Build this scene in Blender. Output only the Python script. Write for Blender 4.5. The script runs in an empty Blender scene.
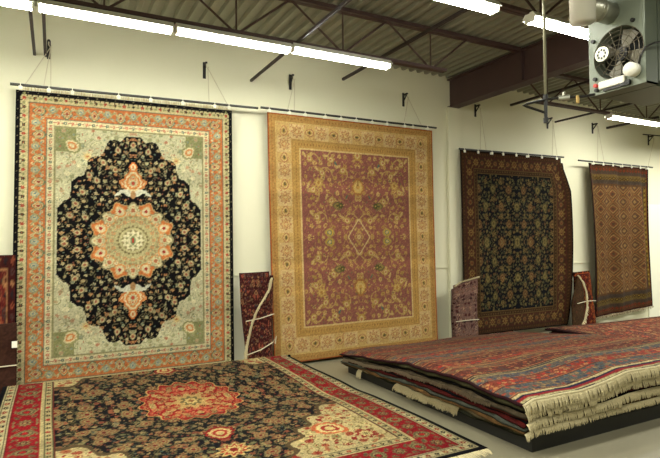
import bpy, bmesh, math, random
import numpy as np
from mathutils import Vector, Matrix

sc = bpy.context.scene
COL = sc.collection
PI = math.pi

# ------------------------------------------------------------------ helpers
def lin(c):
    c = np.asarray(c, float) / 255.0
    return np.where(c <= 0.04045, c / 12.92, ((c + 0.055) / 1.055) ** 2.4)

def nodes(m):
    m.use_nodes = True
    nt = m.node_tree
    return nt, nt.nodes['Principled BSDF']

def mat(name, rgb, rough=0.6, metal=0.0, var=0.0, scale=6.0, bump=0.0, bscale=80.0):
    m = bpy.data.materials.new(name)
    nt, b = nodes(m)
    c = lin(rgb)
    b.inputs['Base Color'].default_value = (*c, 1)
    b.inputs['Roughness'].default_value = rough
    b.inputs['Metallic'].default_value = metal
    tc = nt.nodes.new('ShaderNodeTexCoord')
    n = nt.nodes.new('ShaderNodeTexNoise')
    n.inputs['Scale'].default_value = scale
    n.inputs['Detail'].default_value = 6
    nt.links.new(tc.outputs['Object'], n.inputs['Vector'])
    mx = nt.nodes.new('ShaderNodeMix'); mx.data_type = 'RGBA'
    mx.inputs[6].default_value = (*(c * (1 - var)), 1)
    mx.inputs[7].default_value = (*np.minimum(c * (1 + var), 1), 1)
    nt.links.new(n.outputs['Fac'], mx.inputs[0])
    nt.links.new(mx.outputs[2], b.inputs['Base Color'])
    if bump:
        n2 = nt.nodes.new('ShaderNodeTexNoise'); n2.inputs['Scale'].default_value = bscale
        nt.links.new(tc.outputs['Object'], n2.inputs['Vector'])
        bp = nt.nodes.new('ShaderNodeBump'); bp.inputs['Strength'].default_value = bump
        bp.inputs['Distance'].default_value = 0.01
        nt.links.new(n2.outputs['Fac'], bp.inputs['Height'])
        nt.links.new(bp.outputs['Normal'], b.inputs['Normal'])
    return m

def emit_mat(name, rgb, s):
    m = bpy.data.materials.new(name); m.use_nodes = True
    nt = m.node_tree; nt.nodes.clear()
    e = nt.nodes.new('ShaderNodeEmission'); o = nt.nodes.new('ShaderNodeOutputMaterial')
    e.inputs['Color'].default_value = (*rgb, 1); e.inputs['Strength'].default_value = s
    nt.links.new(e.outputs[0], o.inputs[0])
    return m

def pile_mat(name, gain=1.0):
    """woven pile: colours come from the knots (mesh colour attribute), noise gives fibre variation"""
    m = bpy.data.materials.new(name)
    nt, b = nodes(m)
    at = nt.nodes.new('ShaderNodeAttribute'); at.attribute_name = 'knots'
    tc = nt.nodes.new('ShaderNodeTexCoord')
    n = nt.nodes.new('ShaderNodeTexNoise'); n.inputs['Scale'].default_value = 45; n.inputs['Detail'].default_value = 5
    nt.links.new(tc.outputs['Object'], n.inputs['Vector'])
    mr = nt.nodes.new('ShaderNodeMapRange')
    mr.inputs['From Min'].default_value = .25; mr.inputs['From Max'].default_value = .75
    mr.inputs['To Min'].default_value = .78 * gain; mr.inputs['To Max'].default_value = 1.2 * gain
    nt.links.new(n.outputs['Fac'], mr.inputs['Value'])
    vm = nt.nodes.new('ShaderNodeVectorMath'); vm.operation = 'SCALE'
    nt.links.new(at.outputs['Color'], vm.inputs[0]); nt.links.new(mr.outputs[0], vm.inputs['Scale'])
    nt.links.new(vm.outputs[0], b.inputs['Base Color'])
    b.inputs['Roughness'].default_value = 0.95
    b.inputs['Specular IOR Level'].default_value = 0.12
    n2 = nt.nodes.new('ShaderNodeTexNoise'); n2.inputs['Scale'].default_value = 160
    nt.links.new(tc.outputs['Object'], n2.inputs['Vector'])
    bp = nt.nodes.new('ShaderNodeBump'); bp.inputs['Strength'].default_value = .5; bp.inputs['Distance'].default_value = .006
    nt.links.new(n2.outputs['Fac'], bp.inputs['Height']); nt.links.new(bp.outputs['Normal'], b.inputs['Normal'])
    return m

def tag(o, label=None, cat=None, group=None, kind=None):
    if label: o['label'] = label
    if cat: o['category'] = cat
    if group: o['group'] = group
    if kind: o['kind'] = kind
    return o

def empty(name, loc, label, cat, group=None):
    o = bpy.data.objects.new(name, None); COL.objects.link(o)
    o.location = loc; o.empty_display_size = .1
    return tag(o, label, cat, group)

def link(name, me, m, parent=None, smooth=False):
    o = bpy.data.objects.new(name, me); COL.objects.link(o)
    if m: me.materials.append(m)
    if smooth:
        me.polygons.foreach_set('use_smooth', [True] * len(me.polygons))
    if parent:
        o.parent = parent
        o.matrix_parent_inverse = Matrix.Translation(-Vector(parent.location))
    return o

class MB:
    """collects boxes, tubes, lathes into one mesh (world coordinates)"""
    def __init__(s): s.bm = bmesh.new()
    def box(s, a, b, bev=0):
        x0, y0, z0 = a; x1, y1, z1 = b
        M = Matrix.Translation(((x0+x1)/2, (y0+y1)/2, (z0+z1)/2)) @ Matrix.Diagonal((abs(x1-x0), abs(y1-y0), abs(z1-z0), 1))
        r = bmesh.ops.create_cube(s.bm, size=1, matrix=M)
        if bev:
            es = list({e for v in r['verts'] for e in v.link_edges})
            bmesh.ops.bevel(s.bm, geom=es, offset=bev, segments=2, affect='EDGES')
        return s
    def bar(s, p, q, w, h):
        p = Vector(p); q = Vector(q); d = q - p
        R = d.to_track_quat('X', 'Z').to_matrix().to_4x4()
        M = Matrix.Translation((p+q)/2) @ R @ Matrix.Diagonal((d.length, w, h, 1))
        bmesh.ops.create_cube(s.bm, size=1, matrix=M); return s
    def cyl(s, p, q, r, r2=None, seg=16, caps=True):
        p = Vector(p); q = Vector(q); d = q - p
        R = d.to_track_quat('Z', 'Y').to_matrix().to_4x4()
        bmesh.ops.create_cone(s.bm, cap_ends=caps, segments=seg, radius1=r, radius2=r if r2 is None else r2,
                              depth=d.length, matrix=Matrix.Translation((p+q)/2) @ R); return s
    def tube(s, pts, r, seg=6):
        P = [Vector(p) for p in pts]; rings = []
        for i, p in enumerate(P):
            t = (P[min(i+1, len(P)-1)] - P[max(i-1, 0)]).normalized()
            a = t.orthogonal().normalized() if i == 0 else (rings_a - t * rings_a.dot(t)).normalized()
            rings_a = a; b = t.cross(a)
            rings.append([s.bm.verts.new(p + (a*math.cos(k*2*PI/seg) + b*math.sin(k*2*PI/seg)) * r) for k in range(seg)])
        for A, B in zip(rings, rings[1:]):
            for k in range(seg): s.bm.faces.new((A[k], A[(k+1) % seg], B[(k+1) % seg], B[k]))
        s.bm.faces.new(rings[0][::-1]); s.bm.faces.new(rings[-1]); return s
    def torus(s, c, axis, R, r, seg=32, ms=6):
        axis = Vector(axis).normalized(); a = axis.orthogonal().normalized(); b = axis.cross(a); c = Vector(c)
        rings = []
        for i in range(seg):
            t = i*2*PI/seg; d = a*math.cos(t) + b*math.sin(t)
            rings.append([s.bm.verts.new(c + d*(R + r*math.cos(k*2*PI/ms)) + axis*r*math.sin(k*2*PI/ms)) for k in range(ms)])
        for i in range(seg):
            A, B = rings[i], rings[(i+1) % seg]
            for k in range(ms): s.bm.faces.new((A[k], A[(k+1) % ms], B[(k+1) % ms], B[k]))
        return s
    def poly(s, pts, ext):
        vs = [s.bm.verts.new(p) for p in pts]; f = s.bm.faces.new(vs)
        r = bmesh.ops.extrude_face_region(s.bm, geom=[f])
        bmesh.ops.translate(s.bm, verts=[v for v in r['geom'] if isinstance(v, bmesh.types.BMVert)], vec=ext); return s
    def build(s, name, m, parent=None, smooth=False):
        bmesh.ops.recalc_face_normals(s.bm, faces=s.bm.faces)
        me = bpy.data.meshes.new(name); s.bm.to_mesh(me); s.bm.free()
        return link(name, me, m, parent, smooth)

# ------------------------------------------------------------------ rug painter (knot grid)
class Cv:
    """a quarter of a rug, mirrored twice: x to the side, y to the end, origin at the rug centre"""
    def __init__(s, w, h, cell, base, seed=1):
        s.w, s.h = w, h
        s.nx = int(round(w/2/cell)); s.ny = int(round(h/2/cell))
        s.x = (np.arange(s.nx)+.5)*(w/2/s.nx); s.y = (np.arange(s.ny)+.5)*(h/2/s.ny)
        s.X, s.Y = np.meshgrid(s.x, s.y)
        s.c = np.zeros((s.ny, s.nx, 3)); s.c[:] = base
        s.rng = random.Random(seed); s.E = np.minimum(w/2 - s.X, h/2 - s.Y)
        s.clip = None
    def win(s, cx, cy, r):
        i0 = np.searchsorted(s.x, cx-r); i1 = np.searchsorted(s.x, cx+r)
        j0 = np.searchsorted(s.y, cy-r); j1 = np.searchsorted(s.y, cy+r)
        if i0 >= i1 or j0 >= j1: return None
        return slice(j0, j1), slice(i0, i1)
    def put(s, W, m, col):
        if s.clip is not None: m = m & s.clip[W]
        s.c[W][m] = col
    def mask(s, m, col): s.c[m] = col
    def band(s, d0, d1, col): s.c[(s.E >= d0) & (s.E < d1)] = col
    def ell(s, cx, cy, a, b, ang, col):
        W = s.win(cx, cy, max(a, b)*1.05)
        if W is None: return
        dx = s.X[W]-cx; dy = s.Y[W]-cy; ca, sa = math.cos(ang), math.sin(ang)
        u = (dx*ca+dy*sa)/a; v = (-dx*sa+dy*ca)/b
        s.put(W, u*u+v*v < 1, col)
    def flower(s, cx, cy, r, n, cols, ph=0.0, lob=.22):
        W = s.win(cx, cy, r*1.3)
        if W is None: return
        dx = s.X[W]-cx; dy = s.Y[W]-cy
        R = np.hypot(dx, dy)/r; T = np.arctan2(dy, dx)
        k = 1+lob*np.cos(n*(T+ph))
        for q, col in zip(np.linspace(1, .3, len(cols)), cols): s.put(W, R < q*k*.88, col)
    def palm(s, cx, cy, r, ang, cols):
        """palmette: a pointed, layered teardrop"""
        W = s.win(cx, cy, r*1.25)
        if W is None: return
        dx = s.X[W]-cx; dy = s.Y[W]-cy; ca, sa = math.cos(ang), math.sin(ang)
        u = (dx*ca+dy*sa)/r; v = (-dx*sa+dy*ca)/r
        for q, col in zip(np.linspace(1, .3, len(cols)), cols):
            uu = u/q; vv = v/q
            wd = .78*np.sqrt(np.clip(1-uu*uu, 0, 1))*(1-.35*np.clip(uu, -.2, 1))*(1+.10*np.cos(14*uu))
            s.put(W, (np.abs(vv) < wd) & (np.abs(uu) < 1), col)
    def vine(s, pts, wd, col):
        P = np.array(pts)
        n = max(2, int(np.sum(np.hypot(*np.diff(P, axis=0).T))/(wd*.7)))
        t = np.linspace(0, len(P)-1, n); k = np.arange(len(P))
        for x, y in zip(np.interp(t, k, P[:, 0]), np.interp(t, k, P[:, 1])): s.ell(x, y, wd/2, wd/2, 0, col)
    def scroll(s, cx, cy, r, turns, wd, col, ph=0, sg=1):
        s.vine([(cx+r*(1-t*.8)*math.cos(ph+sg*t*turns*2*PI), cy+r*(1-t*.8)*math.sin(ph+sg*t*turns*2*PI)) for t in np.linspace(0, 1, 26)], wd, col)
    def scatter(s, inside, step, fn, jit=.3):
        ny = int(s.h/2/step)+1; nx = int(s.w/2/step)+1
        for j in range(ny):
            for i in range(nx):
                x = (i+.5*(j % 2)+s.rng.uniform(-jit, jit))*step; y = (j+s.rng.uniform(-jit, jit)+.4)*step*.87
                if 0 <= x < s.w/2 and 0 <= y < s.h/2 and inside(x, y): fn(x, y)
    def border(s, d, step, fn):
        """fn(cx, cy, along, k) at even stations on the border centre line at edge distance d"""
        L = s.h/2-d; n = max(1, int(round(L/step)))
        for k in range(n+1): fn(s.w/2-d, (k)*L/n, 1, k)
        Lx = s.w/2-d; m = max(1, int(round(Lx/step)))
        for k in range(m): fn(k*Lx/m, s.h/2-d, 0, n+m-k)
    def full(s, light=0.06, power=1.15):
        q = 255*(s.c/255)**power
        h = np.concatenate([q[:, ::-1], q], 1); f = np.concatenate([h[::-1], h], 0)
        rs = np.random.RandomState(7)
        f = f*(1+light*rs.randn(f.shape[0], f.shape[1], 1))
        f = f*(1+.04*np.interp(np.arange(f.shape[0]), np.linspace(0, f.shape[0], 40), rs.randn(40)))[:, None, None]
        return np.clip(f, 2, 255)

def cloth(name, pos, colors, th, m, parent=None, back=(120, 105, 80), smooth=True):
    """thick woven sheet. pos(S, T) -> (x, y, z) arrays; S across, T along; colours indexed [T][S]"""
    ny, nx = colors.shape[:2]
    S, T = np.meshgrid(np.linspace(0, 1, nx), np.linspace(0, 1, ny))
    P = np.stack(pos(S, T), -1)
    N = np.cross(np.gradient(P, axis=1), np.gradient(P, axis=0)); N /= np.linalg.norm(N, axis=-1, keepdims=True)+1e-9
    V = np.concatenate([P.reshape(-1, 3), (P-N*th).reshape(-1, 3)])
    n = nx*ny; I = np.arange(n).reshape(ny, nx)
    a, b, c, d = I[:-1, :-1].ravel(), I[:-1, 1:].ravel(), I[1:, 1:].ravel(), I[1:, :-1].ravel()
    F = [np.stack([a, b, c, d], 1), np.stack([d, c, b, a], 1)+n]
    ring = np.concatenate([I[0, :], I[1:, -1], I[-1, :-1][::-1], I[1:-1, 0][::-1]])
    r2 = np.roll(ring, -1); F.append(np.stack([ring, ring+n, r2+n, r2], 1))
    F = np.concatenate(F).astype(np.int32)
    me = bpy.data.meshes.new(name)
    me.vertices.add(len(V)); me.vertices.foreach_set('co', V.ravel())
    me.loops.add(F.size); me.loops.foreach_set('vertex_index', F.ravel())
    me.polygons.add(len(F)); me.polygons.foreach_set('loop_start', np.arange(0, F.size, 4, dtype=np.int32))
    me.update(calc_edges=True); me.validate()
    ca = me.color_attributes.new('knots', 'FLOAT_COLOR', 'POINT')
    C = np.ones((len(V), 4)); C[:n, :3] = lin(colors.reshape(-1, 3)); C[n:, :3] = lin(back)
    ca.data.foreach_set('color', C.ravel().astype(np.float32))
    return link(name, me, m, parent, smooth)

def fringe(name, root, out, drop, m, parent, n=200, seed=0, w=.006, clump=6, lift=.0, rest=None, jit=1.0):
    """root(t)->point on the edge; strands leave along out and fall by drop; rest = lowest z they may reach"""
    rg = random.Random(seed); bm = bmesh.new()
    for i in range(n):
        t = (i+rg.random())/n; p = Vector(root(t)); k = int(i/clump); r2 = random.Random(seed*1000+k)
        ln = 1+jit*(r2.uniform(-.22, .2)+rg.uniform(-.1, .1)); skew = Vector((r2.uniform(-.3, .3), r2.uniform(-.3, .3), 0))*drop.length*.4*jit
        side = out.cross(Vector((0, 0, 1)));
        if side.length < .1: side = Vector((1, 0, 0))
        side.normalize(); oj = rg.uniform(.55, 1.35); ww = w*rg.uniform(.7, 1.4); pts = []
        for q in (0, .35, .7, 1):
            v = p + out*ln*(oj if q > .2 else 1)*math.sin(q*PI/2) + drop*ln*(q**1.6) + skew*q*q + Vector((0, 0, lift*math.sin(q*PI)))
            v += Vector((rg.uniform(-1, 1), rg.uniform(-1, 1), rg.uniform(-1, 1)))*w*.4*q
            if rest is not None: v.z = max(v.z, rest+.002+rg.random()*.006)
            pts.append(v)
        nr = (out.normalized()+Vector((0, 0, .8))).normalized()
        vs = []
        for j, v in enumerate(pts):
            e = ww*(1 if j < 3 else .35)
            vs.append([bm.verts.new(v-side*e), bm.verts.new(v+nr*e*.8), bm.verts.new(v+side*e)])
        for A, B in zip(vs, vs[1:]):
            for a in range(3): bm.faces.new((A[a], A[(a+1) % 3], B[(a+1) % 3], B[a]))
        bm.faces.new(vs[0]); bm.faces.new(vs[-1][::-1])
    bmesh.ops.recalc_face_normals(bm, faces=bm.faces)
    me = bpy.data.meshes.new(name); bm.to_mesh(me); bm.free()
    return link(name, me, m, parent)

# ------------------------------------------------------------------ materials
M_wall = mat('painted_wall', (225, 223, 196), .75, var=.03, scale=1.3, bump=.05, bscale=60)
M_floor = mat('sealed_concrete', (124, 119, 98), .42, var=.10, scale=1.6, bump=.05, bscale=25)
M_deck = mat('galvanised_deck', (146, 146, 130), .5, .25, var=.12, scale=2.5)
M_steel = mat('red_oxide_steel', (74, 53, 52), .6, var=.15, scale=5)
M_bar = mat('dark_bar', (42, 30, 28), .6, var=.15)
M_black = mat('black_iron', (22, 21, 20), .5, var=.2)
M_housing = mat('white_enamel', (235, 235, 225), .4, var=.02)
M_tube = emit_mat('lit_tube', (1.0, .985, .87), 48.0)
M_rod = mat('chrome_rod', (60, 60, 56), .35, .6, var=.1)
M_clip = mat('white_plastic_clip', (240, 238, 220), .5, var=.03)
M_cord = mat('pale_cord', (200, 192, 165), .8, var=.1)
M_fringe = mat('cotton_fringe', (192, 180, 142), .95, var=.45, scale=110)
M_fringe_grey = mat('worn_fringe', (128, 112, 88), .95, var=.3, scale=30)
M_board = mat('black_platform', (20, 21, 20), .55, var=.25)
M_grey = mat('grey_enamel', (122, 130, 116), .42, .1, var=.05)
M_greyd = mat('grey_enamel_casing', (88, 96, 82), .45, .1, var=.06)
M_duct = mat('galvanised_duct', (165, 165, 150), .3, .7, var=.15)
M_ductw = mat('pale_duct', (215, 212, 200), .4, .2, var=.05)
M_blade = mat('aluminium_blade', (120, 116, 104), .35, .5, var=.08)
M_wire = mat('wire_guard', (95, 88, 72), .4, .6, var=.1)
M_dark = mat('dark_cavity', (14, 15, 13), .8, var=.1)
M_white = mat('white_label', (240, 238, 225), .5, var=.02)
M_red = mat('red_knob', (200, 50, 30), .4, var=.05)
M_brass = mat('amber_plate', (170, 130, 40), .4, .4, var=.1)
M_pipe = mat('grey_pipe', (150, 148, 125), .45, .4, var=.1)
M_panel = mat('pale_panel', (232, 232, 214), .6, var=.02)
M_pile = pile_mat('wool_pile', .80)

# ------------------------------------------------------------------ setting
WY, DECK = 6.95, 4.46
XL, XR, YF = -4.0, 16.0, -4.0
def struct(o): o['kind'] = 'structure'; return o
struct(MB().box((XL, YF, -.1), (XR, WY+.2, 0)).build('floor', M_floor))
struct(MB().box((XL, WY, 0), (XR, WY+.2, DECK+.3)).build('wall_back', M_wall))
struct(MB().box((XL-.2, YF, 0), (XL, WY+.2, DECK+.3)).build('wall_left', M_wall))
struct(MB().box((XR, YF, 0), (XR+.2, WY+.2, DECK+.3)).build('wall_right', M_wall))
struct(MB().box((XL, YF-.2, 0), (XR, YF, DECK+.3)).build('wall_front', M_wall))
struct(MB().box((5.87, WY-.06, 0), (6.13, WY, 3.95), .006).build('trim_1', M_wall))        # pilaster under the beam
struct(MB().box((XL, WY-.022, 1.245), (5.87, WY, 1.27), .004).build('trim_2', M_wall))      # ledge
struct(MB().box((6.13, WY-.022, 1.235), (XR, WY, 1.26), .004).build('trim_3', M_wall))
struct(MB().box((11.36, WY-.03, 0.0), (12.4, WY, 2.46), .004).build('trim_4', M_panel))
# corrugated deck, flutes along Y
def deck_z(x): return DECK if x < 6 else DECK - .022*(x-6)
bm = bmesh.new(); prof = []
x = XL
while x < XR:
    for dx, dz in ((0, 0), (.045, 0), (.062, .042), (.135, .042), (.152, 0)):
        if dx < .152: prof.append((x+dx, deck_z(x)+dz))
    x += .152
lo = [bm.verts.new((a, YF, z)) for a, z in prof]; hi = [bm.verts.new((a, WY+.05, z)) for a, z in prof]
for i in range(len(prof)-1): bm.faces.new((lo[i], lo[i+1], hi[i+1], hi[i]))
me = bpy.data.meshes.new('ceiling'); bm.to_mesh(me); bm.free()
o = struct(link('ceiling', me, M_deck))
md = o.modifiers.new('thick', 'SOLIDIFY'); md.thickness = .012; md.offset = 1

# ------------------------------------------------------------------ steel
b = empty('steel_beam', (5.99, 1.5, 3.95), 'deep dark brown steel beam running from the back wall overhead', 'beam')
MB().box((5.90, 0.2, 3.95), (6.10, WY-.002, 3.972)).build('flange', M_steel, b)
MB().box((5.90, 0.2, 4.41), (6.10, WY-.002, 4.432)).build('flange', M_steel, b)
MB().box((5.955, 0.2, 3.972), (5.975, WY-.002, 4.41)).build('web_plate', M_steel, b)
MB().box((5.905, 5.35, 3.972), (5.955, 5.362, 4.41)).build('stiffener', M_steel, b)

def joist(y, x0, x1, zt, zb, label, ext=.9, step=1.2, ph=0.0):
    t = empty('roof_joist', ((x0+x1)/2, y, zb), label, 'joist', 'open web roof joists')
    MB().box((x0, y-.05, zt-.045), (x1, y-.006, zt)).box((x0, y+.006, zt-.045), (x1, y+.05, zt)).build('top_chord', M_steel, t)
    a, c = x0+(ext if x0 > 5 else 0), x1-(ext if x0 < 5 else 0)
    MB().box((a, y-.045, zb), (c, y-.006, zb+.035)).box((a, y+.006, zb), (c, y+.045, zb+.035)).build('bottom_chord', M_steel, t)
    x = (x0 if x0 > 5 else x0)+ph
    while x < x1-.1:
        n = x+step/2
        if x > a-.5 and n < c+1.0:
            MB().cyl((x, y, zt-.03), (min(n, c), y, zb+.02), .013, seg=6).build('web_bar', M_steel, t)
            MB().cyl((n+.04, y, zb+.02), (n+step/2, y, zt-.03), .013, seg=6).build('web_bar', M_steel, t) if n+.04 < c else 0
            MB().cyl((n+.02, y, zb+.02), (n+.02, y, zt-.03), .010, seg=6).build('web_post', M_steel, t) if n+.02 < c else 0
        x += step
    return t
joist(5.40, -3.9, 5.90, 4.455, 3.915, 'open web roof joist above the long light row by the back wall', .9+.45, 1.30, 1.05)
joist(3.66, -3.9, 5.90, 4.455, 3.915, 'open web roof joist nearer the camera, above the second light row', .9, 1.30, 1.05)
joist(5.80, 6.10, 15.8, 4.385, 3.86, 'open web roof joist beyond the dark beam, behind the gas heater', .6, 1.30, .2)

def bridging(p, q, label, w=.03, h=.03):
    o = MB().bar(p, q, w, h).build('bridging_bar', M_bar)
    return tag(o, label, 'metal bar', 'bridging bars under the roof deck')
bridging((-.20, 5.46, 3.895), (-.20, WY-.002, 3.895), 'dark bridging bar at top left, left one of a close pair')
bridging((-.09, 5.46, 3.895), (-.09, WY-.002, 3.895), 'dark bridging bar at top left, right one of a close pair')
bridging((2.42, 2.2, 3.942), (2.42, WY-.002, 3.942), 'long brown bridging bar ending on the wall left of the pale gold rug')
bridging((3.88, 2.6, 4.16), (3.88, WY-.002, 4.16), 'brown bridging bar ending on the wall above the pale gold rug', .035, .035)
bridging((7.38, 3.0, 4.165), (7.38, WY-.002, 4.165), 'dark bridging bar just right of the deep steel beam', .04, .035)
bridging((8.55, 5.0, 3.97), (8.55, WY-.002, 3.97), 'thin dark bridging bar ending on the wall behind the gas pipe', .03, .03)
bridging((10.1, 5.9, 4.00), (10.1, WY-.002, 4.00), 'short dark bridging bar just under the far fluorescent light', .04, .04)

# ------------------------------------------------------------------ fluorescent lights
def fixture(x0, x1, y, z, label):
    t = empty('fluorescent_light', ((x0+x1)/2, y, z+.05), label, 'ceiling light', 'fluorescent strip lights')
    g = .012
    MB().poly([(x0+g, y-.088, z+.014), (x0+g, y-.088, z+.022), (x0+g, y-.045, z+.075), (x0+g, y+.045, z+.075), (x0+g, y+.088, z+.022), (x0+g, y+.088, z+.014), (x0+g, y+.02, z+.03), (x0+g, y-.02, z+.03)],
              (x1-x0-2*g, 0, 0)).build('housing', M_housing, t)
    for dy in (-.038, .038):
        MB().cyl((x0+.03, y+dy, z), (x1-.03, y+dy, z), .018, seg=10).build('tube', M_tube, t, True)
    for xx in (x0+g, x1-g-.018):
        MB().box((xx, y-.062, z-.022), (xx+.018, y+.062, z+.03), .004).build('end_cap', M_housing, t)
    for xx in (x0+.2, x1-.2):
        MB().cyl((xx, y, z+.07), (xx, y, 3.93), .005, seg=6).build('hanger', M_wire, t)
    return t
LZ = 3.83
fixture(-1.40, -.15, 5.40, LZ, 'lit fluorescent strip at the left end of the long row')
fixture(-.15, 1.07, 5.40, LZ, 'lit fluorescent strip above the left half of the big black and orange rug')
fixture(1.07, 2.35, 5.40, LZ+.005, 'lit fluorescent strip above the right half of the big black and orange rug')
fixture(2.35, 3.68, 5.40, LZ+.02, 'lit fluorescent strip ending the long row above the pale gold rug')
fixture(2.45, 3.68, 3.62, LZ+.02, 'lit fluorescent strip at the top middle, running out of the top edge')
fixture(4.10, 5.40, 3.62, LZ+.02, 'lit fluorescent strip passing behind the heater, left of its grey casing')
fixture(8.45, 9.95, 5.78, LZ-.025, 'lit fluorescent strip beyond the steel beam, at the right edge')

# lamps of the same rows outside the picture
def area(x, y, z, sx, sy, e):
    l = bpy.data.lights.new('tube_row', 'AREA'); l.shape = 'RECTANGLE'; l.size = sx; l.size_y = sy; l.energy = e
    l.color = (1.0, .985, .87)
    o = bpy.data.objects.new('tube_row', l); COL.objects.link(o); o.location = (x, y, z)
area(-.6, 3.62, 3.80, 5.6, .12, 150)
area(0.4, 1.7, 3.8, 7, .2, 78)
area(9.5, 1.7, 3.75, 6, .25, 110)
area(0.2, -.8, 3.8, 7, .25, 75)
area(9.6, 3.6, 3.72, 5, .2, 170)
area(12.4, 5.5, 3.7, 3.5, .2, 90)
area(-2.6, 5.4, 3.8, 2.2, .25, 40)

# ------------------------------------------------------------------ brackets, rails
def bracket(x, z, label, s=1.0):
    t = empty('wall_bracket', (x, WY, z), label, 'wall bracket', 'black rail brackets high on the back wall')
    MB().box((x-.02, WY-.014, z-.11), (x+.02, WY-.002, z+.11), .003).build('plate', M_black, t)
    MB().box((x-.014, WY-.12, z+.06), (x+.014, WY-.014, z+.085), .003).bar((x, WY-.11, z+.07), (x, WY-.014, z-.03), .012, .016).build('arm', M_black, t)
    MB().tube([(x, WY-.11, z+.06), (x, WY-.115, z+.02), (x+.018, WY-.115, z-.005), (x+.03, WY-.115, z+.02)], .006).build('hook', M_cord, t)
BR = [(-.055, 3.97), (1.77, 3.99), (3.01, 4.0), (4.99, 3.98), (6.52, 3.97), (8.33, 3.93), (9.64, 3.95), (11.5, 3.86)]
where = ['above the left corner of the big black and orange rug', 'above the right corner of the big black and orange rug', 'above the left part of the pale gold rug',
         'above the right part of the pale gold rug', 'just right of the beam, above the dark navy rug', 'above the dark navy rug, under the gas pipe drop',
         'above the left corner of the narrow red rug', 'above the right corner of the narrow red rug']
for (bx, bz), wl in zip(BR, where): bracket(bx, bz, 'black wall bracket ' + wl)
bridging((11.1, WY-.14, 3.93), (12.3, WY-.14, 3.97), 'thin black bar lying across the rightmost wall bracket', .02, .02)

def rail(x0, z0, x1, z1, clips, cords, label):
    y = 6.78
    t = empty('hanging_rail', ((x0+x1)/2, y, (z0+z1)/2), label, 'hanging rail', 'rails holding the wall rugs')
    f = lambda x: z0+(z1-z0)*(x-x0)/(x1-x0)
    MB().cyl((x0, y, z0), (x1, y, z1), .016, seg=10).build('rod', M_rod, t)
    for c in clips:
        z = f(c); mb = MB().torus((c, y, z), (1, 0, 0), .021, .004, 12, 5)
        mb.box((c-.02, y-.03, z-.058), (c+.02, y-.012, z-.014), .004).box((c-.02, y+.012, z-.055), (c+.02, y+.022, z-.014), .003)
        mb.build('clip', M_clip, t)
    for bi, cx in cords:
        bx, bz = BR[bi]
        MB().tube([(bx+.02, WY-.115, bz-.0), (cx, y, f(cx)+.018)], .005, 5).build('cord', M_cord, t)
import itertools
# pixel column -> X on the rug plane was measured from the photograph
rail(-.43, 3.475, 2.46, 3.525, [-.33, -.05, .19, .69, 1.06, 1.45, 1.86, 2.05], [(0, -.28), (0, -.1), (0, -.03), (1, 1.79), (1, 2.03)],
     'thin black rail with white clips holding the big black and orange rug')
rail(2.5, 3.54, 5.52, 3.54, [2.62, 2.92, 3.16, 3.48, 3.74, 4.0, 4.28, 4.55, 4.88, 5.04, 5.33], [(2, 2.9), (2, 3.0), (3, 4.88), (3, 5.22)],
     'thin rail with white clips holding the pale gold and rose rug')
rail(6.0, 3.235, 8.56, 3.265, [6.1, 6.4, 6.72, 6.98, 7.3, 7.6, 7.95, 8.35], [(4, 6.47), (4, 6.6), (5, 8.25), (5, 8.38)],
     'thin black rail with white clips holding the dark navy rug')
rail(8.98, 3.235, 11.35, 3.235, [9.4, 9.7, 10.0, 10.3, 10.6, 10.9, 11.15], [(6, 9.55), (6, 9.75), (7, 11.2)],
     'thin black rail with white clips holding the narrow red rug at right')

# ------------------------------------------------------------------ rug designs
BLK = (16, 15, 20); CRM = (214, 200, 158); ORG = (206, 124, 62); SAGE = (160, 160, 116); RED = (156, 36, 40); NAVY = (20, 20, 34)
PAL = [(214, 200, 158), (196, 150, 96), (206, 124, 70), (176, 176, 140), (190, 90, 70), (120, 140, 130)]

def small_motif(cv, x, y, r, pal=PAL, hot=(170, 50, 45)):
    rg = cv.rng; k = rg.random(); a = rg.choice(pal[:4]); c = rg.choice(pal)
    if k < .45: cv.flower(x, y, r, rg.choice((5, 6)), [a, a, c, hot], rg.random()*6)
    elif k < .75: cv.palm(x, y, r*1.2, rg.random()*6.3, [a, c, a, hot])
    else:
        t = rg.random()*6.3; cv.ell(x, y, r*1.3, r*.5, t, a); cv.ell(x+r*.5*math.cos(t+1), y+r*.5*math.sin(t+1), r*.7, r*.35, t+1.2, c)

def floral_field(cv, inside, step, r, pal=PAL, vine=(120, 118, 84), hot=(170, 50, 45), vw=.009):
    rg = cv.rng
    def v(x, y):
        a = rg.random()*6.3
        cv.vine([(x+step*.8*q*math.cos(a+q), y+step*.8*q*math.sin(a+q)) for q in np.linspace(0, 1, 7)], vw, vine)
        cv.ell(x+step*.45*math.cos(a+2), y+step*.45*math.sin(a+2), r*.45, r*.25, a, rg.choice(pal))
        cv.ell(x+step*.5*math.cos(a+4), y+step*.5*math.sin(a+4), r*.4, r*.25, a+1, rg.choice(pal))
    cv.scatter(inside, step, v)
    cv.scatter(inside, step, lambda x, y: small_motif(cv, x, y, r*rg.uniform(.7, 1.2), pal, hot))

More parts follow.
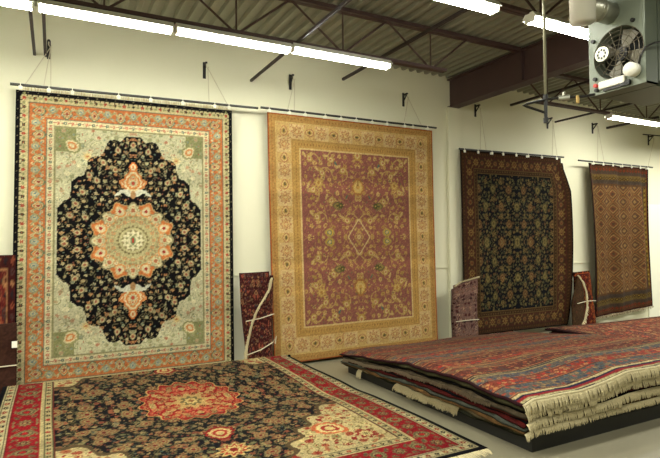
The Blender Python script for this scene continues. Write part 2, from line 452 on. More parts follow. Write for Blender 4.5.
def airy_field(cv, inside, step, r, pal, vine, vw=.0085):
    rg = cv.rng
    def v(x, y):
        a = rg.random()*6.3; sg = rg.choice((-1, 1))
        cv.vine([(x+step*.75*q*math.cos(a+sg*q*1.6), y+step*.75*q*math.sin(a+sg*q*1.6)) for q in np.linspace(0, 1, 7)], vw, vine)
        for d_, q in ((1.7, .42), (3.6, .5)): cv.ell(x+step*q*math.cos(a+d_), y+step*q*math.sin(a+d_), r*.42, r*.24, rg.random()*6, rg.choice(pal))
    cv.scatter(inside, step, v)
    def f(x, y):
        a = rg.choice(pal[:4]); c = rg.choice(pal); rr = r*rg.uniform(.65, 1.05); t = rg.random()*6.3
        if rg.random() < .6: cv.palm(x, y, rr*1.1, t, [a, c, a])
        else: cv.flower(x, y, rr*.95, 5, [a, pal[4] if rg.random() < .5 else c], t)
    cv.scatter(inside, step, f)

def rug_one():
    w, h = 2.45, 3.44; cv = Cv(w, h, .0098, BLK, 3); rg = cv.rng
    fx, fy = w/2-.40, h/2-.40
    # field with scalloped spandrels
    sp = (cv.X/.86)**1.5 + (cv.Y/1.30)**1.5
    ang = np.arctan2(cv.Y, cv.X*1.5)
    edge = .99+.05*np.cos(ang*20)+.035*np.abs(np.cos(ang*31+1))+.02*np.cos(ang*61)
    span = (sp > edge) & (cv.E > .40)
    top = (cv.Y > 1.27) | (cv.X > .80)
    inner = (cv.E > .40) & ~span & ~top
    insf = lambda x, y: inner[min(int(y/(h/2)*cv.ny), cv.ny-1), min(int(x/(w/2)*cv.nx), cv.nx-1)]
    cv.clip = inner
    gp = [(184, 172, 132), (168, 146, 104), (178, 130, 84), (160, 160, 124), (132, 84, 66), (104, 122, 108)]
    airy_field(cv, insf, .088, .0235, gp, (120, 112, 80))
    for (x, y) in [(.17, 1.10), (.33, .94), (.2, .86), (.55, .58), (.68, .30), (.6, .10), (.40, .72), (.73, .03), (.48, .78), (.62, .44), (.0, 1.17), (.52, .28)]:
        cv.palm(x, y, .043, math.atan2(y, x), [(140, 132, 96), (196, 184, 144), (176, 132, 92), (150, 84, 70)])
    cv.clip = None
    m = (cv.E > .40) & (span | top)
    cv.mask(m, (194, 190, 156))
    far = (cv.X > .62) & (cv.Y > 1.05) & (np.hypot(cv.X-.45, cv.Y-.85) > .28) & m; cv.mask(far, (142, 142, 98))
    cv.clip = m
    ins2 = lambda x, y: m[min(int(y/(h/2)*cv.ny), cv.ny-1), min(int(x/(w/2)*cv.nx), cv.nx-1)]
    airy_field(cv, ins2, .105, .030, [(160, 160, 122), (216, 206, 168), (150, 154, 116), (186, 150, 118), (176, 110, 88), (140, 150, 130)], (150, 150, 112))
    cv.palm(.66, 1.12, .10, PI/4, [(150, 150, 104), CRM, (206, 140, 84), CRM]); cv.flower(.5, 1.0, .06, 8, [CRM, (210, 186, 130), (186, 120, 80)])
    cv.flower(.42, .95, .05, 8, [(222, 206, 150), CRM, (200, 150, 90)])
    cv.clip = None
    # pendant and white wings above the medallion
    for sx in (.09,): cv.palm(sx, .70, .07, .3, [(206, 140, 84), CRM, (196, 190, 150)])
    cv.palm(0, .72, .15, PI/2, [(200, 128, 70), CRM, (206, 140, 80), (190, 190, 150), (180, 60, 50)])
    cv.flower(0, .70, .075, 10, [(206, 130, 70), CRM, (180, 180, 140), (186, 80, 60)])
    cv.palm(0, .90, .06, PI/2, [ORG, CRM, ORG])
    for x, y, a, b_, t in ((.05, .575, .06, .035, .5), (.10, .60, .06, .022, -.1), (.155, .575, .06, .016, -.6)): cv.ell(x, y, a, b_, t, (206, 206, 186))
    cv.ell(0, .56, .03, .05, 0, (180, 140, 96))
    # medallion
    R = np.hypot(cv.X, cv.Y); T = np.arctan2(cv.Y, cv.X)
    T8 = 8*(T-PI/8)
    star = .425+.05*np.cos(T8)+.012*np.cos(3*T8)
    cv.mask(R < star+.014, (190, 160, 110)); cv.mask(R < star, (202, 122, 66))
    for k in range(3):
        t = k*PI/4; cv.palm(.37*math.cos(t), .37*math.sin(t), .10, t, [(150, 140, 104), (206, 198, 158), (170, 166, 126), (206, 198, 158), (186, 120, 84)])
        cv.flower(.415*math.cos(t), .415*math.sin(t), .03, 6, [CRM, (196, 130, 80)])
    cv.mask(R < .36+.03*np.cos(T8), (190, 182, 140)); cv.mask(R < .335+.03*np.cos(T8), (204, 146, 92)); cv.mask(R < .318+.03*np.cos(T8), (184, 176, 132))
    for k in range(2):
        t = (k+.5)*PI/4
        cv.palm(.385*math.cos(t), .385*math.sin(t), .075, t, [(214, 150, 90), (212, 200, 160), (212, 200, 160), (176, 60, 50)])
        for dt in (-.2, .2): cv.flower(.33*math.cos(t+dt), .33*math.sin(t+dt), .032, 6, [(206, 150, 100), CRM, (160, 150, 110)])
    for k in range(9):
        t = k*PI/16; cv.flower(.235*math.cos(t), .235*math.sin(t), .026, 6, [(150, 148, 108), (206, 190, 144), (196, 140, 100)] if k % 2 else [(196, 150, 104), (170, 160, 120)])
        t = (k+.5)*PI/16; cv.flower(.285*math.cos(t), .285*math.sin(t), .02, 5, [(160, 150, 108), (196, 130, 90)])
    cv.mask(R < .172+.012*np.cos(24*T), (134, 122, 84)); cv.mask(R < .155, (192, 184, 140)); cv.mask(R < .125, (150, 140, 100)); cv.mask(R < .112+.012*np.cos(12*T), (222, 214, 176))
    for k in range(5): cv.flower(.075*math.cos(k*PI/4+.39), .075*math.sin(k*PI/4+.39), .018, 5, [(150, 150, 110), CRM])
    cv.mask((cv.X/.028)**2+(cv.Y/.055)**2 < 1, (140, 150, 110)); cv.mask((cv.X/.014)**2+(cv.Y/.03)**2 < 1, (180, 50, 45))
    # borders
    cv.band(0, .052, BLK); cv.band(.052, .128, (198, 186, 142)); cv.band(.128, .134, (110, 112, 92)); cv.band(.134, .141, (196, 182, 136))
    cv.band(.141, .305, (194, 120, 70)); cv.band(.305, .311, (120, 124, 104)); cv.band(.311, .385, (206, 196, 156)); cv.band(.385, .40, (150, 146, 108))
    cv.border(.022, .10, lambda x, y, al, k: cv.ell(x, y, .007, .007, 0, (150, 140, 112)))
    cv.border(.058, .052, lambda x, y, al, k: cv.ell(x, y, .007, .007, 0, BLK))
    def g1(x, y, al, k):
        cv.flower(x, y, .020, 6, [(50, 52, 42) if k % 2 else (176, 66, 56), (190, 120, 76)]); cv.ell(x+(0 if al else .05), y+(.05 if al else 0), .02, .012, al*PI/2, (150, 150, 106))
    cv.border(.085, .105, g1)
    def g2(x, y, al, k):
        cv.flower(x, y, .020, 5, [(190, 110, 90) if k % 2 else (90, 110, 100), CRM]); cv.ell(x+(0 if al else .035), y+(.035 if al else 0), .012, .007, 0, (160, 90, 80))
    cv.border(.348, .075, g2)
    def g3(x, y, al, k):
        sg = 1 if k % 2 else -1; C1 = (168, 160, 116); C2 = (196, 184, 140)
        def at(u, v): return (x+v, y+u) if al else (x+u, y+v)       # u along, v across
        if k % 2:
            px_, py_ = at(0, -.01); cv.palm(px_, py_, .068, 0 if al else PI/2, [(118, 118, 88), C2, (194, 120, 70), C2, (160, 84, 64)])
        else:
            px_, py_ = at(0, .02); cv.palm(px_, py_, .050, PI if al else -PI/2, [C1, (140, 156, 146), C2, (120, 140, 140)])
        for s2 in (-1, 1):
            q = [at(.055*s2*w_+.02*s2, -.055+.10*w_+.03*math.sin(w_*PI)) for w_ in np.linspace(0, 1, 8)]
            cv.vine(q, .020, C1)
            px_, py_ = at(.062*s2, .045 if k % 2 else -.045); cv.flower(px_, py_, .018, 5, [C2, (150, 90, 60)])
            px_, py_ = at(.045*s2, -.03); cv.ell(px_, py_, .012, .012, 0, (150, 158, 140))
    cv.clip = (cv.E > .143) & (cv.E < .303)
    cv.border(.223, .135, g3)
    cv.clip = None
    return cv.full()

def rug_two():
    w, h = 2.85, 3.52; cv = Cv(w, h, .0115, (196, 160, 98), 5); rg = cv.rng
    A = (150, 100, 86); G = (190, 164, 108); L = (200, 180, 126)
    cv.band(0, .022, (176, 98, 48)); cv.band(.022, .11, (184, 148, 88)); cv.band(.11, .13, (206, 182, 118)); cv.band(.13, .355, (204, 174, 112)); cv.band(.355, .37, (178, 140, 82))
    cv.band(.37, .47, (190, 156, 90)); cv.band(.47, .49, (214, 190, 132))
    cv.mask(cv.E > .49, A)
    cv.border(.065, .05, lambda x, y, al, k: cv.ell(x, y, .010, .014, 0, (170, 126, 70)))
    cv.border(.42, .045, lambda x, y, al, k: cv.ell(x, y, .008, .014, 0, (160, 118, 66)))
    def g(x, y, al, k):
        c = (176, 130, 92)
        if k % 2: cv.mask((np.abs(cv.X-x) < .115) & (np.abs(cv.Y-y) < .115) & (cv.E > .14) & (cv.E < .35), (212, 186, 132))
        if k % 2:
            cv.flower(x, y, .085, 8, [c, (210, 182, 124), (186, 140, 92), (214, 190, 130)])
        else:
            cv.palm(x, y, .075, PI/2 if al else 0, [(178, 130, 90), (214, 188, 130), (180, 150, 84), (110, 100, 70)])
        for s in (-1, 1):
            qx, qy = (x+.075*s, y+.10) if al else (x+.10, y+.075*s)
            cv.scroll(qx, qy, .04, .6, .010, c, 1, s)
    cv.clip = (cv.E > .14) & (cv.E < .35); cv.border(.243, .19, g); cv.clip = None
    ins = (cv.E > .50); cv.clip = ins
    insf = lambda x, y: x < w/2-.52 and y < h/2-.52
    pal = [(188, 160, 98), (196, 170, 110), (176, 150, 84), (170, 140, 80), (124, 120, 84)]
    floral_field(cv, insf, .12, .030, pal, (176, 140, 92), (160, 96, 70), .010)
    for x, y, a in [(.2, .25, .5), (.45, .55, 2), (.7, .3, 1), (.25, 1.0, 2.5), (.6, .95, .8), (.75, .7, 2), (.45, 1.15, 0), (.8, 1.15, 1)]:
        cv.vine([(x+.18*q*math.cos(a+2.5*q), y+.18*q*math.sin(a+2.5*q)) for q in np.linspace(0, 1, 12)], .018, (190, 164, 104))
        cv.palm(x, y, .062, a, [(178, 150, 84), L, (176, 120, 84)])
        cv.ell(x+.08, y+.05, .05, .018, a, (196, 172, 112))
    cv.palm(0, .765, .135, PI/2, [(164, 120, 70), (192, 166, 96), (200, 176, 112), (184, 150, 84)]); cv.ell(0, .82, .012, .05, 0, (150, 120, 70))
    cv.palm(0, 1.24, .08, PI/2, [(180, 150, 80), L, (180, 120, 80)])
    cv.palm(.50, .07, .085, 0, [(170, 150, 90), (184, 160, 70), (112, 128, 104), L]); cv.palm(.36, .47, .075, 0, [(120, 112, 70), (150, 134, 78), (104, 100, 64)]); cv.flower(.30, .47, .05, 7, [(96, 96, 56), (170, 150, 84)])
    cv.flower(.66, .80, .085, 9, [(176, 146, 84), (196, 170, 104), (170, 130, 70)])
    cv.ell(.37, 1.10, .035, .014, .9, (96, 118, 104)); cv.ell(.20, .60, .03, .012, 2, (100, 118, 100))
    R = cv.X/.20+cv.Y/.29
    cv.mask((R < 1) & (R > .88) & ins, L); cv.mask((R <= .88) & (R > .8), A); cv.mask(R < .45, (180, 150, 92)); cv.flower(0, 0, .06, 8, [A, L, (170, 140, 80)])
    cv.clip = None
    return cv.full(.05)

def rug_three():
    w, h = 2.62, 3.12; cv = Cv(w, h, .0125, (40, 26, 18), 8)
    cv.band(0, .03, (20, 14, 12)); cv.band(.03, .10, (74, 50, 32)); cv.band(.10, .30, (82, 48, 36)); cv.band(.30, .315, (112, 88, 52)); cv.band(.315, .37, (70, 50, 32)); cv.band(.37, .385, (110, 88, 52))
    def g(x, y, al, k):
        cv.flower(x, y, .07, 8, [(120, 96, 56), (140, 112, 68), (96, 50, 36), (140, 112, 68)] if k % 2 else [(70, 56, 40), (124, 90, 56), (110, 60, 40)])
        for s in (-1, 1):
            qx, qy = (x+.06*s, y+.08) if al else (x+.08, y+.06*s); cv.ell(qx, qy, .03, .014, s, (116, 92, 56))
    cv.clip = (cv.E > .105) & (cv.E < .295); cv.border(.20, .165, g); cv.clip = None
    cv.border(.065, .06, lambda x, y, al, k: cv.ell(x, y, .012, .012, 0, (104, 70, 40))); cv.border(.342, .06, lambda x, y, al, k: cv.ell(x, y, .012, .012, 0, (110, 84, 50)))
    cv.mask(cv.E > .385, (20, 20, 28)); cv.clip = cv.E > .39
    pal = [(120, 104, 66), (104, 90, 58), (92, 88, 60), (106, 76, 50), (84, 90, 66)]
    insf = lambda x, y: x < w/2-.4 and y < h/2-.4
    airy_field(cv, insf, .088, .028, pal, (84, 78, 52), .010)
    for j, y in enumerate(np.arange(.0, 1.2, .30)):
        for i, x in enumerate(np.arange(0, .95, .36)):
            x2 = x+.18*(j % 2)
            cv.palm(x2, y+.02, .085, PI/2*(1 if (i+j) % 2 else -1), [(96, 72, 48), (132, 104, 66), (96, 60, 42), (128, 106, 70)] if (i+j) % 2 else [(92, 84, 56), (128, 112, 72), (90, 80, 50)])
            cv.flower(x2+.18, y+.15, .05, 7, [(120, 104, 66), (96, 70, 44), (130, 112, 74)])
    cv.clip = None
    return cv.full(.07)

def rug_four():
    w, h = 1.98, 2.98; cv = Cv(w, h, .0125, (150, 96, 60), 11)
    # latticed field of stepped diamonds
    px, py = .30, .30
    for sx in range(0, 5):
        for sy in range(0, 7):
            for ox in (0, .5):
                cx = (sx+ox)*px; cy = (sy+ox)*py
                W = cv.win(cx, cy, .16)
                if W is None: continue
                d = np.abs(cv.X[W]-cx)/(px/2)+np.abs(cv.Y[W]-cy)/(py/2)
                seq = ((.98, (74, 50, 44)), (.82, (170, 134, 92)), (.62, (116, 62, 46)), (.44, (62, 48, 52)), (.26, (176, 140, 96))) if ox else ((.98, (150, 112, 76)), (.84, (96, 58, 44)), (.64, (176, 142, 98)), (.46, (120, 56, 44)), (.24, (64, 50, 52)))
                for q, c in seq: cv.put(W, d < q, tuple(.5*np.array(c)+.5*np.array((132, 98, 68))))
    cv.mask(cv.E < .19, (92, 52, 34))
    cv.band(.0, .035, (34, 20, 18)); cv.band(.035, .05, (110, 40, 30)); cv.band(.05, .115, (128, 100, 48)); cv.band(.115, .13, (60, 36, 34)); cv.band(.13, .18, (96, 72, 60)); cv.band(.18, .20, (120, 60, 40))
    cv.border(.083, .05, lambda x, y, al, k: cv.ell(x, y, .016, .014, 0, (92, 50, 30) if k % 2 else (160, 130, 62)))
    cv.border(.155, .055, lambda x, y, al, k: cv.ell(x, y, .014, .014, 0, (64, 48, 56)))
    e = h/2-cv.Y
    for a, b_, c in ((0, .04, (70, 32, 24)), (.04, .13, (96, 60, 40)), (.13, .20, (84, 66, 58)), (.20, .31, (118, 94, 54)), (.31, .39, (84, 68, 62)), (.39, .42, (108, 74, 50))):
        cv.mask((e >= a) & (e < b_) & (cv.w/2-cv.X > .05), c)
    for k in range(12):
        x = k*.085
        cv.flower(x, h/2-.28, .036, 4, [(90, 60, 34), (170, 140, 66)]); cv.flower(x, h/2-.105, .032, 4, [(130, 60, 36), (84, 36, 28)]); cv.ell(x, h/2-.37, .02, .012, 0, (96, 76, 72)); cv.ell(x+.04, h/2-.195, .02, .012, 0, (100, 70, 60))
    return cv.full(.07)

def rug_floor():
    w, h = 3.62, 4.66; cv = Cv(w, h, .0105, (18, 18, 26), 21); rg = cv.rng
    B = .53
    pal = [(154, 140, 102), (140, 118, 84), (146, 98, 72), (124, 122, 90), (130, 68, 58), (82, 98, 92)]
    bx, by = w/2-B, h/2-B
    q = (np.clip(bx-cv.X, 0, 9)/.95)**1.2+(np.clip(by-cv.Y, 0, 9)/1.15)**1.2
    ang = np.arctan2(by-cv.Y, bx-cv.X)
    span = (cv.E > B) & (q < 1+.07*np.cos(ang*18))
    fld = (cv.E > B) & ~span
    cell = lambda m: (lambda x, y: m[min(int(y/(h/2)*cv.ny), cv.ny-1), min(int(x/(w/2)*cv.nx), cv.nx-1)])
    cv.clip = fld; airy_field(cv, cell(fld), .090, .031, pal, (104, 98, 68), .012)
    cv.scatter(cell(fld), .33, lambda x, y: (cv.palm(x, y, .075, rg.random()*6, [(146, 132, 96), (140, 96, 66), (156, 142, 102), (130, 50, 44)]), cv.flower(x+.12, y+.1, .05, 7, [(146, 104, 72), (160, 148, 108), (124, 48, 44)])))
    cv.palm(0, .95, .16, PI/2, [(150, 40, 40), (196, 178, 128), (170, 60, 50), (196, 178, 128)]); cv.flower(0, 1.35, .14, 10, [(196, 176, 124), (170, 70, 50), (200, 184, 130), (140, 40, 40)])
    for x, y in ((.55, .95), (.9, .45), (.5, 1.45), (1.0, 0.0)): cv.flower(x, y, .09, 8, [(150, 136, 98), (136, 90, 62), (156, 142, 104), (124, 48, 44)])
    # edge of the spandrels
    cv.clip = None; cv.mask((cv.E > B) & (q < 1.07+.07*np.cos(ang*18)) & ~span, (104, 88, 62)); cv.mask(span, (190, 176, 134))
    cv.clip = span; floral_field(cv, cell(span), .115, .036, [(150, 140, 96), (206, 190, 140), (176, 120, 84), (150, 50, 46), (120, 120, 84)], (146, 130, 86), (150, 40, 40), .012)
    cv.palm(bx-.40, by-.45, .17, PI/4, [(196, 120, 80), (204, 190, 140), (160, 60, 50), (196, 180, 130)]); cv.flower(bx-.18, by-.2, .10, 8, [(150, 60, 50), (200, 186, 136), (130, 120, 80)])
    cv.clip = None
    # red medallion
    R = np.hypot(cv.X, cv.Y*1.06); T = np.arctan2(cv.Y, cv.X)
    cv.mask(R < .50+.035*np.cos(16*T), (190, 160, 108)); cv.mask(R < .485+.035*np.cos(16*T), (158, 40, 42)); cv.clip = R < .46+.035*np.cos(16*T)
    airy_field(cv, cell(R < .47), .075, .034, [(180, 140, 96), (180, 160, 112), (150, 130, 90), (186, 110, 84), (110, 30, 34), (60, 40, 44)], (170, 130, 90), .014)
    cv.clip = None
    cv.mask(R < .17+.03*np.cos(8*T), (186, 160, 110)); cv.flower(0, 0, .11, 8, [(120, 110, 76), (196, 176, 124), (150, 110, 70)])
    # borders
    cv.band(0, .055, (14, 14, 20)); cv.band(.055, .155, (188, 178, 142)); cv.band(.155, .165, (120, 40, 40))
    cv.band(.165, .415, (150, 30, 42)); cv.band(.415, .425, (190, 176, 130)); cv.band(.425, .52, (180, 168, 128)); cv.band(.52, .53, (120, 46, 42))
    for d in (.065, .135): cv.band(d, d+.01, (110, 104, 78))
    for d in (.44, .505): cv.band(d, d+.009, (96, 96, 70))
    cv.border(.102, .085, lambda x, y, al, k: (cv.flower(x, y, .026, 5, [(150, 60, 50) if k % 2 else (40, 44, 44), (196, 180, 130)])))
    cv.border(.476, .08, lambda x, y, al, k: cv.flower(x, y, .022, 5, [(60, 56, 46) if k % 3 else (160, 50, 44), (190, 170, 116)]))
    cv.clip = (cv.E > .168) & (cv.E < .412)
    def g(x, y, al, k):
        s = 1 if k % 2 else -1
        D1 = (136, 126, 90); D2 = (112, 104, 76)
        if k % 2: cv.palm(x, y, .085, (0 if al else PI/2), [D1, D2, (150, 138, 98), (96, 60, 50), (176, 40, 48)])
        else: cv.flower(x, y, .062, 8, [D2, (150, 136, 96), (110, 50, 46), (160, 140, 98)])
        for s2 in (-1, 1):
            qx, qy = (x+.075*s2, y+.11) if al else (x+.11, y+.075*s2)
            cv.scroll(qx, qy, .036, .7, .012, D1, 2, s2)
            cv.ell(qx, qy, .036, .012, s2*.8, D2)
            cv.ell(x+(.095*s2 if al else .03), y+(.03 if al else .095*s2), .03, .011, PI/2*al, D1)
    cv.border(.29, .20, g); cv.clip = None
    return cv.full(.08, 1.3)*.94

def plain_pattern(w, h, cell, base, pal, step, r, seed, border=None, hot=(90, 30, 26)):
    cv = Cv(w, h, cell, base, seed)
    floral_field(cv, lambda x, y: True, step, r, pal, tuple(int(.6*a+.4*b_) for a, b_ in zip(base, pal[0])), hot, .009)
    if border:
        cv.band(0, border, tuple(int(.7*a) for a in base)); cv.band(border, border+.012, pal[0])
        cv.border(border/2, .06, lambda x, y, al, k: cv.flower(x, y, .02, 5, [pal[k % len(pal)], hot]))
    return cv.full(.08)

def kilim(w, h, cell):
    """striped flat weave: bands along the width, T runs from the near end to the far end"""
    nx, ny = int(w/cell), int(h/cell); X, Y = np.meshgrid((np.arange(nx)+.5)*cell, (np.arange(ny)+.5)*cell)
    c = np.zeros((ny, nx, 3)); rg = random.Random(4); rs = np.random.RandomState(3)
    wob = .012*np.sin(X*2.1)+.008*np.sin(X*5+1)
    Yw = Y+wob
    y = 0
    for d, col in ((.02, (190, 180, 140)), (.014, (20, 20, 34)), (.03, (176, 168, 126)), (.035, (140, 28, 36)), (.03, (22, 24, 60)), (.03, (196, 182, 134))):
        c[(Yw >= y) & (Yw < y+d)] = col; y += d
    seq = [('b', .17), ('r', .17), ('b', .13), ('s', .07), ('d', .16), ('p', .13), ('s', .05), ('r', .15), ('d', .13), ('p', .12), ('s', .04)]
    bases = {'b': (92, 88, 84), 'r': (132, 58, 46), 'd': (92, 44, 40), 'p': (110, 80, 60), 's': (160, 142, 98)}
    i = 0
    while y < h:
        k, d = seq[i % len(seq)]; i += 1
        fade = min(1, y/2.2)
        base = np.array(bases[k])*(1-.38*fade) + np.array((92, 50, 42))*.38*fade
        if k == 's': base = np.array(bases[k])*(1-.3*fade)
        c[(Yw >= y) & (Yw < y+d)] = base
        if k == 's':
            c[(Yw >= y+d*.35) & (Yw < y+d*.6)] = (150, 60, 44) if i % 2 else (40, 44, 60)
            c[(Yw >= y+d*.85) & (Yw < y+d)] = (60, 34, 36)
        else:
            c[(Yw >= y) & (Yw < y+.012)] = (62, 36, 40); c[(Yw >= y+.012) & (Yw < y+.022)] = (170, 110, 70)
            pal = {'b': [(44, 62, 92), (150, 124, 84), (160, 70, 50), (60, 84, 100)], 'r': [(184, 130, 84), (176, 40, 36), (60, 66, 80), (150, 118, 80)],
                   'd': [(150, 90, 58), (60, 56, 60), (130, 60, 44), (146, 120, 78)], 'p': [(150, 64, 50), (70, 70, 74), (150, 128, 84), (110, 44, 40)]}[k]
            n = int(w/.058)
            for j in range(n):
                for row in range(max(1, int(d/.05))):
                    cx = (j+.5+rg.uniform(-.3, .3))*w/n; cy = y+.035+(row+.3)*.046+rg.uniform(-.01, .01)
                    a = rg.uniform(.014, .032); b_ = rg.uniform(.012, .021)
                    x0, x1 = max(0, int((cx-a)/cell)), int((cx+a)/cell)+1; y0, y1 = max(0, int((cy-b_-.02)/cell)), int((cy+b_+.02)/cell)+1
                    if cy+b_ > y+d: continue
                    W = (slice(y0, y1), slice(x0, x1))
                    m = np.abs(X[W]-cx)/a+np.abs(Yw[W]-cy)/b_ < 1.2
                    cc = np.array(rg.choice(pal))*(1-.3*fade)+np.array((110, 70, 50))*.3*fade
                    if rg.random() < .9: c[W][m] = cc
        y += d
    c = c*.86+np.array((108, 92, 64))*.14; c = 255*(c/255)**1.08; c *= 1+.10*rs.randn(ny, nx, 1)
    return np.clip(c, 3, 255)

# ------------------------------------------------------------------ wall rugs
def hanging(label, cols, xl, xr, zt, zb, y0=6.80, wave=.012, seed=1, th=.014, lean=0.0, edge=None, name='wall_rug', sway=None):
    ph = seed*1.7
    def pos(S, T):                     # T 0 = bottom
        L = xl[1]+(xl[0]-xl[1])*T; R = xr[1]+(xr[0]-xr[1])*T
        Z0 = zb[0]+(zb[1]-zb[0])*S; Z1 = zt[0]+(zt[1]-zt[0])*S
        X = L+(R-L)*S; Z = Z0+(Z1-Z0)*T
        Z = Z - .012*np.abs(np.sin(S*PI*8))*(T > .97)*0
        Y = y0 - wave*(np.sin(S*2*PI*2.5+ph+T*2)*.7+np.sin(S*2*PI*5+ph*2)*.4)*(.35+.65*np.sin(PI*T)**.5) - lean*(1-T)**2
        if edge: X, Y, Z = edge(S, T, X, Y, Z)
        return X, Y, Z
    o = empty(name, ((xl[0]+xr[0])/2, y0, max(0, min(zb))), label, 'rug', 'rugs hanging on the back wall')
    pile = cloth('pile', pos, cols, th, M_pile, o)
    return o, pile
c1 = rug_one(); c1 = (c1*.95+c1.mean(-1, keepdims=True)*.05)*.97
r1, _ = hanging('large hanging rug with round medallion on black field and orange border', c1, (-.375, -.41), (2.10, 2.125), (3.425, 3.455), (.03, .03), seed=1)
fringe('fringe', lambda t: (-.34+2.40*t, 6.795, 3.425+.03*t), Vector((0, -.015, 0)), Vector((0, 0, .04)), M_fringe, r1, 260, 5, .004)
c2 = rug_two()*np.array([.96, .95, .98])
r2_, _ = hanging('large hanging rug in faded gold with rose field, on the middle of the wall', c2, (2.60, 2.66), (5.44, 5.46), (3.49, 3.49), (.03, .06), y0=6.79, seed=2, wave=.008, lean=.06)
c3 = rug_three()*np.array([.96, .98, .94])
def edge3(S, T, X, Y, Z):
    k = np.clip((S-.94)/.06, 0, 1)
    X = X + 0.15*np.clip(S-.3, 0, 1)/.7*np.clip((.93-T)/.13, 0, 1)*(1-.3*(1-T))
    Y = Y - .10*k*(T < .97)*np.sin(np.clip(T, 0, 1)*PI)**.4 - .05*np.clip((S-.8)/.2, 0, 1)*np.sin(T*PI)
    return X, Y, Z
r3, _ = hanging('dark navy hanging rug with brown border and buckled right edge', c3, (6.03, 6.09), (8.50, 8.47), (3.225, 3.245), (.10, .10), y0=6.79, seed=3, wave=.014, edge=edge3)
c4 = rug_four()*np.array([.88, .93, .86])
r4, _ = hanging('narrow red brown hanging rug with diamond lattice, rightmost on the wall', c4, (9.27, 9.36), (11.22, 11.27), (3.205, 3.205), (.18, .29), y0=6.79, seed=4, wave=.08)
fringe('fringe', lambda t: (9.38+1.88*t, 6.77, .185+.11*t), Vector((0, -.015, 0)), Vector((0, 0, -.05)), M_fringe_grey, r4, 150, 9, .005)

# ------------------------------------------------------------------ folded rugs against the wall
def folded(label, loc, layers, ropes, fr=None):
    t = empty('folded_rug', loc, label, 'folded rug')
    for nm, left, right, y, th, cols, bulge, back in layers:
        l = np.array(left); r = np.array(right)     # (z, x) tables from bottom to top
        def pos(S, T, l=l, r=r, y=y, bulge=bulge):
            n = np.linspace(0, 1, len(l)); m = np.linspace(0, 1, len(r))
            lx, lz = np.interp(T, n, l[:, 1]), np.interp(T, n, l[:, 0]); rx, rz = np.interp(T, m, r[:, 1]), np.interp(T, m, r[:, 0])
            return lx+(rx-lx)*S, y-bulge*np.sin(PI*S)**.5-.01*np.sin(T*9), lz+(rz-lz)*S
        cloth(nm, pos, cols, th, M_pile, t, back)
    for pts in ropes: MB().tube(pts, .007, 6).build('tie_rope', M_cord, t)
    if fr:
        P = np.array(fr[0]); k = np.linspace(0, 1, len(P))
        f = lambda q: (np.interp(q, k, P[:, 0]), np.interp(q, k, P[:, 1]), np.interp(q, k, P[:, 2]))
        fringe('fringe', f, Vector(fr[1]), Vector(fr[2]), M_fringe, t, fr[3], 11, .007)
        MB().tube([f(q) for q in np.linspace(0, 1, 24)], .012, 6).build('selvedge', M_fringe, t)
    return t
PR = [(150, 84, 66), (120, 96, 72), (90, 60, 60), (160, 120, 84), (60, 60, 70)]
ca_ = plain_pattern(.62, 1.36, .013, (72, 34, 34), PR, .075, .024, 31)
folded('folded dark red rug with curved white fringe between the two biggest hanging rugs', (2.45, 6.6, 0),
       [('back_fold', [(0, 2.24), (.4, 2.22), (.9, 2.17), (1.30, 2.15)], [(0, 2.62), (.6, 2.60), (1.31, 2.57)], 6.68, .05, ca_, .03, (60, 34, 32)),
        ('front_fold', [(0, 2.20), (.35, 2.22), (.62, 2.28), (.83, 2.36), (.98, 2.46), (1.22, 2.56)], [(0, 2.58), (.6, 2.59), (1.26, 2.60)], 6.61, .05, ca_, .03, (60, 34, 32))],
       [[(2.21, 6.58, .68), (2.4, 6.55, .71), (2.6, 6.58, .75)], [(2.2, 6.58, .24), (2.4, 6.55, .30), (2.58, 6.57, .38), (2.62, 6.55, .46), (2.60, 6.55, .36)]],
       ([(2.20, 6.57, .06), (2.22, 6.57, .35), (2.28, 6.56, .62), (2.36, 6.55, .83), (2.46, 6.55, .98), (2.54, 6.56, 1.10), (2.57, 6.57, 1.23)], (-.03, -.02, 0), (0, 0, -.05), 260))
cb_ = plain_pattern(.5, 1.1, .013, (128, 100, 92), [(172, 146, 124), (90, 52, 50), (140, 108, 92), (70, 50, 50)], .085, .030, 41)
folded('folded pinkish grey rug with frayed top, left foot of the dark navy rug', (6.05, 6.6, 0),
       [('fold', [(0, 5.74), (.6, 5.72), (.98, 5.72)], [(0, 6.24), (.6, 6.24), (1.09, 6.24)], 6.66, .07, cb_, .05, (80, 60, 56)),
        ('back_fold', [(0, 5.78), (.9, 5.78)], [(0, 6.2), (1.03, 6.2)], 6.76, .06, cb_, .02, (80, 60, 56))],
       [[(5.74, 6.62, .40), (6.0, 6.585, .41), (6.23, 6.62, .40)]],
       ([(5.72, 6.62, .96), (5.82, 6.60, 1.03), (6.0, 6.60, 1.06), (6.24, 6.62, 1.10)], (0, -.03, .03), (0, 0, -.03), 80))
cc_ = plain_pattern(.45, 1.15, .013, (86, 30, 22), [(160, 84, 44), (60, 30, 26), (140, 100, 50), (110, 40, 26)], .07, .024, 43, .04)
cd_ = plain_pattern(.3, 1.0, .013, (78, 58, 38), [(104, 84, 56), (60, 40, 30), (96, 64, 44)], .08, .022, 44)
